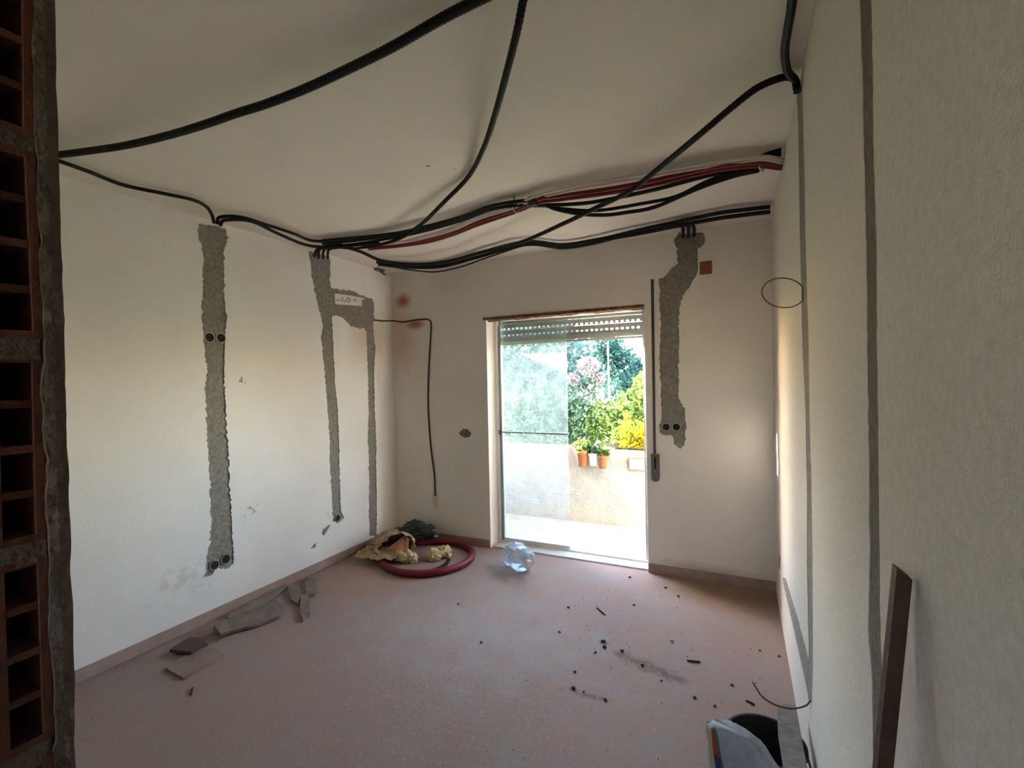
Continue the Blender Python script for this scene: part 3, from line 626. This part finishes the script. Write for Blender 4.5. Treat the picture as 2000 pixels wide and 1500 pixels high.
# ties holding the bundle
def ring_tie(px, py, drop, r, label):
    c = on(px, py, 2, H-drop); a = on(px+12, py-4, 2, H-drop)-c; a.normalize(); s = Vector((0, 0, 1)); q = a.cross(s).normalized()
    P = [c+(s*math.cos(t)+q*math.sin(t))*r for t in [i*2*math.pi/16 for i in range(17)]]
    V, F = vf_tube(P, .0045, 5); tag(mesh('cable_tie', V, F, 'pipe_white', None, True), label, 'cable tie', 'ties round the pipe bundle')
    return c
c = ring_tie(1008, 404, .05, .035, 'pale tie round the pipe bundle left of the dark sleeve')
ring_tie(1487, 321, .05, .033, 'pale tie round the pipe bundle near the right wall')
P = [on(x, y, 2, H-.05) for x, y in [(1050, 390), (1036, 394)]]
V, F = vf_tube(P, .030, 12); tag(mesh('pipe_sleeve', V, F, 'cable_black'), 'dark sleeve gathering the red pipes at mid bundle', 'sleeve')
# ceiling hook
p = on(1004, 382, 2, H); tag(tube('ceiling_hook', [p, p-Vector((0, 0, .03)), p-Vector((.01, 0, .045)), p-Vector((0, 0, .055))], .004, 'wire_rust', None, 6, step=.01), 'small rusty hook in the ceiling above the pipes', 'hook')
# corner box
cb = empty('corner_box', on(738, 520, 1, D)); tag(cb, 'small grey box end where cables enter the far left corner', 'box')
a = on(738, 522, 0, XL); box('case', (XL-.001, a.y-.06, a.z-.04), (XL+.045, a.y+.05, a.z+.03), 'mortar_dark', cb, .006)
tube('stub', [(XL+.02, a.y, a.z-.03), (XL+.03, a.y+.03, a.z-.055), (XL+.05, a.y+.05, a.z-.07)], .007, 'cable_black', cb, 6)
# thin cable on the corner and back wall
P = [on(731, 625, 0, XL+.006), on(748, 627, 0, XL+.006), Vector((XL+.012, D-.012, on(767, 627, 1, D).z))]+[on(x, y, 1, D-.006) for x, y in [(785, 629), (800, 627), (822, 624), (838, 625), (842, 634), (841, 660), (838, 710), (836, 780), (838, 830), (842, 880), (848, 925), (850, 968)]]
V, F = vf_tube(spline(P, .015), .008, 6); tag(mesh('wall_cable', V, F, 'cable_brown', None, True), 'thin dark cable bent across the far corner down the back wall', 'cable')
# wires at the right wall chase
P = [on(1530+42*math.cos(t), 572+29*math.sin(t)+2*math.cos(t), 1, 2.0) for t in [i*2*math.pi/28 for i in range(29)]]
for p_ in P: p_.x = min(p_.x, XR-.004)
V, F = vf_tube(P, .0023, 6); tag(mesh('wire_loop', V, F, 'wire_rust', None, True), 'thin wire loop sticking out of the right wall chase', 'wire')
P = [on(1583, 1369, 0, XR-.003)]+[on(x, y, 1, 2.0) for x, y in [(1572, 1379), (1545, 1384), (1515, 1377), (1490, 1362), (1478, 1345), (1470, 1332)]]
V, F = vf_tube(spline(P, .01), .003, 6); tag(mesh('loose_wire', V, F, 'wire_rust', None, True), 'thin loose wire curling out at the foot of the chase', 'wire')

# ------------------------------------------------------------------ things on the floor
# wooden batten leaning on the right wall
b1_ = on(1762, 1116, 0, .203); b0 = on(1724, 1500, 0, .178); b0 = b1_+(b0-b1_)*(b1_.z/(b1_.z-b0.z)); dirv = (b1_-b0).normalized(); sx = Vector((1, 0, 0)); sx = (sx-dirv*sx.dot(dirv)).normalized(); sy = dirv.cross(sx).normalized()
V = []
for p_ in (b0, b1_):
    for (i, j) in ((-1, -1), (1, -1), (1, 1), (-1, 1)): V.append(p_+sx*i*.009+sy*j*.011+(dirv*.006*(-i) if p_ is b1_ else Vector()))
tag(mesh('wooden_batten', V, [[0, 1, 2, 3], [4, 5, 6, 7], [0, 1, 5, 4], [1, 2, 6, 5], [2, 3, 7, 6], [3, 0, 4, 7]], 'wood_batten'), 'dark brown wooden batten leaning against the right wall', 'batten')
# red hose coil
cx, cy, R0 = -2.40, 3.315, .385
P = []
for i in range(120):
    t = math.radians(165+338*i/119); k = i/119
    P.append(Vector((cx+math.cos(t)*(R0-.02*k), cy+math.sin(t)*(R0-.03*k), 0.031)))
V, F = vf_tube(P, .029, 12, .05); tag(mesh('hose_coil', V, F, 'hose_red', None, True), 'dark red corrugated hose coiled on the floor in the corner', 'hose')
P = [Vector((cx+math.cos(math.radians(t))*r_, cy+math.sin(math.radians(t))*r_, .018+d)) for t, r_, d in [(262, .325, 0), (280, .322, 0), (300, .312, 0), (318, .295, .004), (334, .27, .015), (346, .25, .035)]]
V, F = vf_tube(spline(P, .008), .017, 8, .1); tag(mesh('conduit_offcut', V, F, 'conduit_black'), 'short black conduit offcut curving inside the red hose coil', 'conduit')
def crumple(name, c, size, m, label, cat, seed, amp=.35, sub=3, flat=.0, group=None, parent=None, freq=2.2):
    bm = bmesh.new(); bmesh.ops.create_icosphere(bm, subdivisions=sub, radius=1)
    for v in bm.verts:
        q = v.co*freq+Vector((seed*3.1, seed, 0)); d = 1+amp*noise.noise(q)+amp*.7*(.5-abs(noise.noise(q*2.1)))+amp*.3*noise.noise(q*5)
        v.co = Vector((v.co.x*d*size[0], v.co.y*d*size[1], v.co.z*d*size[2]))
    zmin = min(v.co.z for v in bm.verts); cut = zmin+(max(v.co.z for v in bm.verts)-zmin)*flat
    for v in bm.verts: v.co.z = max(v.co.z, cut)-cut+c[2]; v.co.x += c[0]; v.co.y += c[1]
    me = bpy.data.meshes.new(name); bm.to_mesh(me); bm.free(); o = link(name, me, m, parent)
    return tag(o, label, cat, group) if label else o
# paper sack: a crumpled open tube, torn mouth toward the camera
def sheet(name, origin, ux, uy, nu, nv, hfun, m, parent=None, thick=.004):
    V, F = [], []
    for i in range(nu+1):
        for j in range(nv+1):
            a, b = i/nu, j/nv; V.append(hfun(a, b))
    for i in range(nu):
        for j in range(nv): F.append([i*(nv+1)+j, (i+1)*(nv+1)+j, (i+1)*(nv+1)+j+1, i*(nv+1)+j+1])
    o = mesh(name, V, F, m, parent); md = o.modifiers.new('s', 'SOLIDIFY'); md.thickness = thick; return o
sk = empty('paper_sack', (-2.78, 3.32, 0)); tag(sk, 'crumpled tan paper sack lying open in the far left corner', 'sack')
def sackf(a, b):                                       # a around the mouth, b along the sack
    t = 2*math.pi*a; q = Vector((math.cos(t)*1.6, math.sin(t)*1.6, b*3.5)); nz = noise.noise(q)*.30+noise.noise(q*2.4)*.22
    wd = .17*(1-.25*b)*(1+nz); hh = .105*(1-.35*b)*(1+nz)
    ax_ = Vector((-.80, .60, 0)); side = Vector((.60, .80, 0))
    c_ = Vector((-2.62, 3.18, .115-.02*b)); p_ = c_+ax_*(b*.36)+side*math.cos(t)*wd+Vector((0, 0, 1))*math.sin(t)*hh
    p_.z = max(p_.z+.02*noise.noise(q*3), .072); p_.x = max(p_.x, XL+.02); p_.y = min(p_.y, D-.03); return p_
V, F = [], []; NU, NV = 40, 16
for j in range(NV+1):
    for i in range(NU): V.append(sackf(i/NU, j/NV))
for j in range(NV):
    for i in range(NU): F.append([j*NU+i, j*NU+(i+1) % NU, (j+1)*NU+(i+1) % NU, (j+1)*NU+i])
F.append([NV*NU+i for i in range(NU)])
o = mesh('sack_body', V, F, 'sack_paper', sk); md = o.modifiers.new('s', 'SOLIDIFY'); md.thickness = .004
lin = sheet('torn_flap', None, None, None, 14, 8, lambda a, b: Vector((-2.93+a*.36, 2.97+b*.20+.06*a, .068+.03*b+.03*noise.noise(Vector((a*4, b*4, 2)))+.02*noise.noise(Vector((a*11, b*9, 5))))), 'sack_paper', sk)
sheet('sack_lining', None, None, None, 16, 8, lambda a, b: Vector((-2.70+a*.20, 3.10+.12*math.sin(a*3.1)*b+.05, .10+b*.085*math.sin(a*math.pi)+.015*noise.noise(Vector((a*5, b*5, 8))))), 'sack_inside', sk)
crumple('black_plastic_bag', (-2.70, 3.58, .062), (.17, .10, .075), 'plastic_black', 'crumpled black plastic bag slumped behind the paper sack', 'bag', 3, .45, 4, .12, freq=1.6)
crumple('foam_lump', on(788, 1098, 2, .0), (.075, .06, .055), 'foam', 'pale yellow foam lump inside the red hose coil, left one', 'foam', 5, .45, 3, .1, 'foam lumps by the sack')
crumple('foam_lump', on(806, 1099, 2, .0), (.04, .04, .04), 'foam', 'smallest yellow foam lump beside the left lump', 'foam', 6, .45, 3, .1, 'foam lumps by the sack')
crumple('foam_lump', on(848, 1094, 2, .0), (.06, .05, .05), 'foam', 'yellow foam lump near the black conduit offcut', 'foam', 7, .45, 3, .1, 'foam lumps by the sack')
crumple('foam_lump', on(868, 1088, 2, .0), (.065, .05, .05), 'foam', 'rightmost yellow foam lump inside the hose coil', 'foam', 8, .45, 3, .1, 'foam lumps by the sack')
# clear plastic jug lying by the threshold
jg = empty('plastic_bottle', (-1.68, 3.52, 0)); tag(jg, 'crushed clear bluish plastic bottle on the floor by the door', 'bottle')
V, F = [], []; S = 20; prof = [(0, .05), (0, .095), (.03, .105), (.08, .10), (.10, .092), (.12, .10), (.19, .10), (.23, .075), (.255, .03), (.275, .025), (.275, .0)]
ax_ = Vector((.80, -.60, 0)).normalized(); sd = Vector((.60, .80, 0)); o3 = Vector((-1.70, 3.50, .094))
for (a, r_) in prof:
    for k in range(S):
        t = 2*math.pi*k/S; q = Vector((math.cos(t)*2, math.sin(t)*2, a*16)); rr = r_*(1.04+.10*noise.noise(q)); p_ = o3+ax_*a+(sd*math.cos(t)+Vector((0, 0, 1))*math.sin(t)*.88)*rr; p_.z = max(p_.z, .002); V.append(p_)
for i in range(len(prof)-1):
    for k in range(S): F.append([i*S+k, i*S+(k+1) % S, (i+1)*S+(k+1) % S, (i+1)*S+k])
mesh('bottle_body', V, F, 'clear_plastic', jg)
V, F = vf_tube([o3+ax_*.278, o3+ax_*.300], .028, 12); mesh('bottle_cap', V, F, 'plate_white', jg)
# offcuts along the left wall
def piece(pts, z, th, m, label, tilt=0):
    P = [on(x, y, 2, z) for x, y in pts]
    if tilt:
        for p_ in P: p_.z += tilt*max(0, (-2.62-p_.x))
    tag(prism('board_offcut', P, th, m), label, 'offcut', 'offcuts along the left wall')
piece([(323, 1309), (358, 1328), (438, 1281), (418, 1270), (392, 1272), (362, 1283)], .001, .012, 'board_tan', 'pale flat board offcut lying nearest the brick jamb')
piece([(331, 1274), (374, 1278), (402, 1260), (392, 1251), (370, 1249)], .016, .016, 'board_dark', 'dark pointed tile offcut overlapping the pale board')
piece([(392, 1251), (404, 1262), (434, 1246), (424, 1234)], .001, .012, 'board_grey', 'small grey strip between the dark offcut and the wrapped board')
piece([(417, 1226), (432, 1243), (450, 1237), (440, 1214)], .028, .018, 'board_tan', 'square tan end piece on the long grey board')
piece([(436, 1218), (448, 1238), (500, 1225), (546, 1207), (556, 1190), (538, 1176), (500, 1190)], .008, .018, 'board_grey', 'long grey board offcut beside the left skirting')
piece([(440, 1207), (452, 1214), (506, 1188), (558, 1150), (556, 1142), (500, 1172)], .012, .012, 'board_tan', 'long thin slat leaning along the left skirting')
piece([(562, 1150), (567, 1175), (581, 1184), (588, 1168), (580, 1156)], .001, .02, 'board_grey', 'curled grey offcut at the far end of the thin slat')
piece([(596, 1132), (616, 1134), (614, 1164), (598, 1168)], .004, .02, 'board_grey', 'upper grey scrap of the farthest pair by the wall')
piece([(587, 1166), (604, 1166), (606, 1203), (592, 1215), (586, 1203)], .001, .022, 'board_grey', 'lower pointed grey scrap of the farthest pair by wall')
# small scraps on the floor
def stick(a, b, r, label):
    P = [on(*a, 2, r), on(*b, 2, r)]; V, F = vf_tube(spline(P, .05), r, 6); tag(mesh('stick_scrap', V, F, 'chip_dark'), label, 'scrap', 'little scraps on the floor')
stick((1166, 1187), (1182, 1201), .004, 'short dark stick on the floor in front of the door')
stick((1342, 1290), (1368, 1293), .005, 'short dark stick lying right of the dirt smear')
stick((376, 1343), (373, 1357), .004, 'tiny dark splinter in front of the pale board')
stick((1457, 1368), (1474, 1376), .004, 'thin dark twig on floor near the loose wire')
chip_lab = ['in front of the door, left of the stick', 'in front of the door, right of the stick', 'left of and beyond the dirt smear', 'largest, at the tip of the dirt smear', 'just below the largest chip', 'left of the dirt smear tip', 'above the small dirt patch', 'farther out from the loose wire', 'right of the small dirt patch', 'nearest the bucket', 'toward the right wall, far one', 'closest to the right wall', 'alone in the middle of the floor', 'on the upper end of the dirt smear', 'in the middle of the dirt smear', 'on the left end of the small dirt patch', 'on the right end of the small dirt patch', 'inside the small dirt patch', 'at the lower end of the dirt smear', 'alone below the red hose coil', 'close to the door threshold', 'below the back wall right of the door', 'in the brown dust right of the door']
chips = [(1110, 1187, 6), (1238, 1182, 6), (1093, 1235, 6), (1178, 1254, 11), (1181, 1265, 9), (1163, 1275, 6), (1123, 1313, 7), (1430, 1339, 8), (1357, 1364, 8), (1396, 1380, 6), (1484, 1271, 5), (1522, 1283, 7), (940, 1255, 6), (1215, 1272, 8), (1255, 1300, 8), (1120, 1345, 10), (1182, 1368, 8), (1140, 1352, 6), (1292, 1330, 5), (895, 1180, 5), (1230, 1128, 6), (1300, 1148, 6), (1325, 1165, 6)]
for i, (x, y, s) in enumerate(chips):
    c = on(x, y, 2, 0); dpt = (c-Vector((0, 0, CAMH))).dot(CF); r = .38*s*dpt/FPX
    crumple('debris_chip', c, (r*1.2, r, r*.6), 'chip_dark', 'dark debris chip on floor, '+chip_lab[i], 'debris', 20+i, .5, 1, .1, 'dark chips on the floor')
c = on(1312, 1253, 2, 0); crumple('debris_chip', c, (.012, .01, .008), 'chip_pale', 'single pale chip on the floor among dark chips', 'debris', 60, .5, 1, .1)
rnd = random.Random(5); V, F = [], []
for i in range(520):
    if rnd.random() < .4: x, y = rnd.gauss(-.35, .5), rnd.gauss(2.9, .6)
    elif rnd.random() < .5: x, y = XL+.03+abs(rnd.gauss(0, .12)), rnd.uniform(.9, 3.7)
    else: x, y = rnd.uniform(XL+.05, XR-.02), rnd.uniform(.7, D-.03)
    if not (XL+.02 < x < XR-.01 and .5 < y < D-.02): continue
    s = rnd.uniform(.0015, .005); n = len(V); a = rnd.uniform(0, 3)
    V += [Vector((x+s*math.cos(a+k*2.1), y+s*math.sin(a+k*2.1)*.8, .0003)) for k in range(3)]+[Vector((x, y, s))]; F += [[n, n+1, n+3], [n+1, n+2, n+3], [n+2, n, n+3]]
tag(mesh('floor_grit', V, F, 'board_dark'), 'fine dark grit strewn over the dusty pink floor', 'grit', kind='stuff')

# ------------------------------------------------------------------ bucket, cement bag and block by the right wall
bk = empty('rubber_bucket', (.03, 1.87, 0)); tag(bk, 'black rubber mortar bucket on the floor by the right wall', 'bucket')
V, F = [], []; S = 40; cxb, cyb = .068, 1.895; prof = [(0, .0), (.090, .0), (.126, .205), (.133, .206), (.133, .216), (.119, .216), (.086, .012), (0, .012)]
for (r_, z_) in prof:
    for k in range(S): V.append(Vector((cxb+r_*math.cos(2*math.pi*k/S), cyb+r_*math.sin(2*math.pi*k/S), z_)))
for i in range(len(prof)-1):
    for k in range(S): F.append([i*S+k, i*S+(k+1) % S, (i+1)*S+(k+1) % S, (i+1)*S+k])
mesh('bucket_body', V, F, 'bucket_black', bk, True)
tube('handle', [(cxb-.128, cyb, .20), (cxb-.135, cyb-.05, .17), (cxb-.10, cyb-.115, .15), (cxb, cyb-.142, .145), (cxb+.10, cyb-.115, .15), (cxb+.135, cyb-.05, .17), (cxb+.128, cyb, .20)], .004, 'wire_rust', bk, 6)
# cement bag slumped in front of the bucket: a pillow with a folded top and printed edge
cg = empty('cement_bag', (.0, 1.62, 0)); tag(cg, 'slumped pale blue cement bag with red stripe in front of bucket', 'cement bag')
L_, R_ = on(1384, 1470, 1, 1.62), on(1548, 1480, 1, 1.62); top = on(1460, 1430, 1, 1.62).z
W_ = R_.x-L_.x; NU, NV = 48, 24; V, F = [], []
for j in range(NV+1):
    v = j/NV; wv = max(0, (v-.15)/.85); xr_ = W_*(.52+.48*max(0, 1-wv**2.0)**.55); dp = .078*max(.12, math.sin(math.pi*min(1, .14+.80*v)))**.6
    for i in range(NU):
        t = 2*math.pi*i/NU; cs, sn = math.cos(t), math.sin(t)
        ex = abs(cs)**.8*(1 if cs > 0 else -1); ey = abs(sn)**.9*(1 if sn > 0 else -1)
        q = Vector((ex*2.2, ey*2.2, v*3.5)); nz = (noise.noise(q)*.010+noise.noise(q*3)*.005)
        V.append(Vector((L_.x+xr_*(.5+ex*.5)+nz, 1.62+ey*(dp+nz), max(.001, top*v*(1-.03*abs(ex)**4)+nz*.5*(1 if 0 < v < 1 else 0)))))
for j in range(NV):
    for i in range(NU):
        F.append([j*NU+i, j*NU+(i+1) % NU, (j+1)*NU+(i+1) % NU, (j+1)*NU+i])
F.append(list(range(NU))[::-1]); F.append([NV*NU+i for i in range(NU)])
me = bpy.data.meshes.new('bag_body'); me.from_pydata([tuple(v) for v in V], [], F)
for m_ in ('sack_blue', 'sack_white', 'print_red', 'print_blue', 'print_green'): me.materials.append(M[m_])
for k, p_ in enumerate(me.polygons):
    p_.use_smooth = True
    if k >= NU*NV: continue
    j, i = divmod(k, NU); cs = math.cos(2*math.pi*(i+.5)/NU); u = .5+.5*abs(cs)**.8*(1 if cs > 0 else -1)
    if u < .07: p_.material_index = 1
    elif u < .16: p_.material_index = 2 if j/NV > .80 else 3
    elif u < .21: p_.material_index = 4
link('bag_body', me, None, cg)
# plaster-caked board laid across the bucket rim along the wall
P = [on(x, y, 2, .217) for x, y in [(1518, 1396), (1522, 1388), (1536, 1384), (1553, 1385), (1578, 1515), (1532, 1515), (1520, 1440)]]
tag(prism('mortar_board', P, .018, 'block_grey'), 'rough grey board laid across the bucket rim along the wall', 'board')
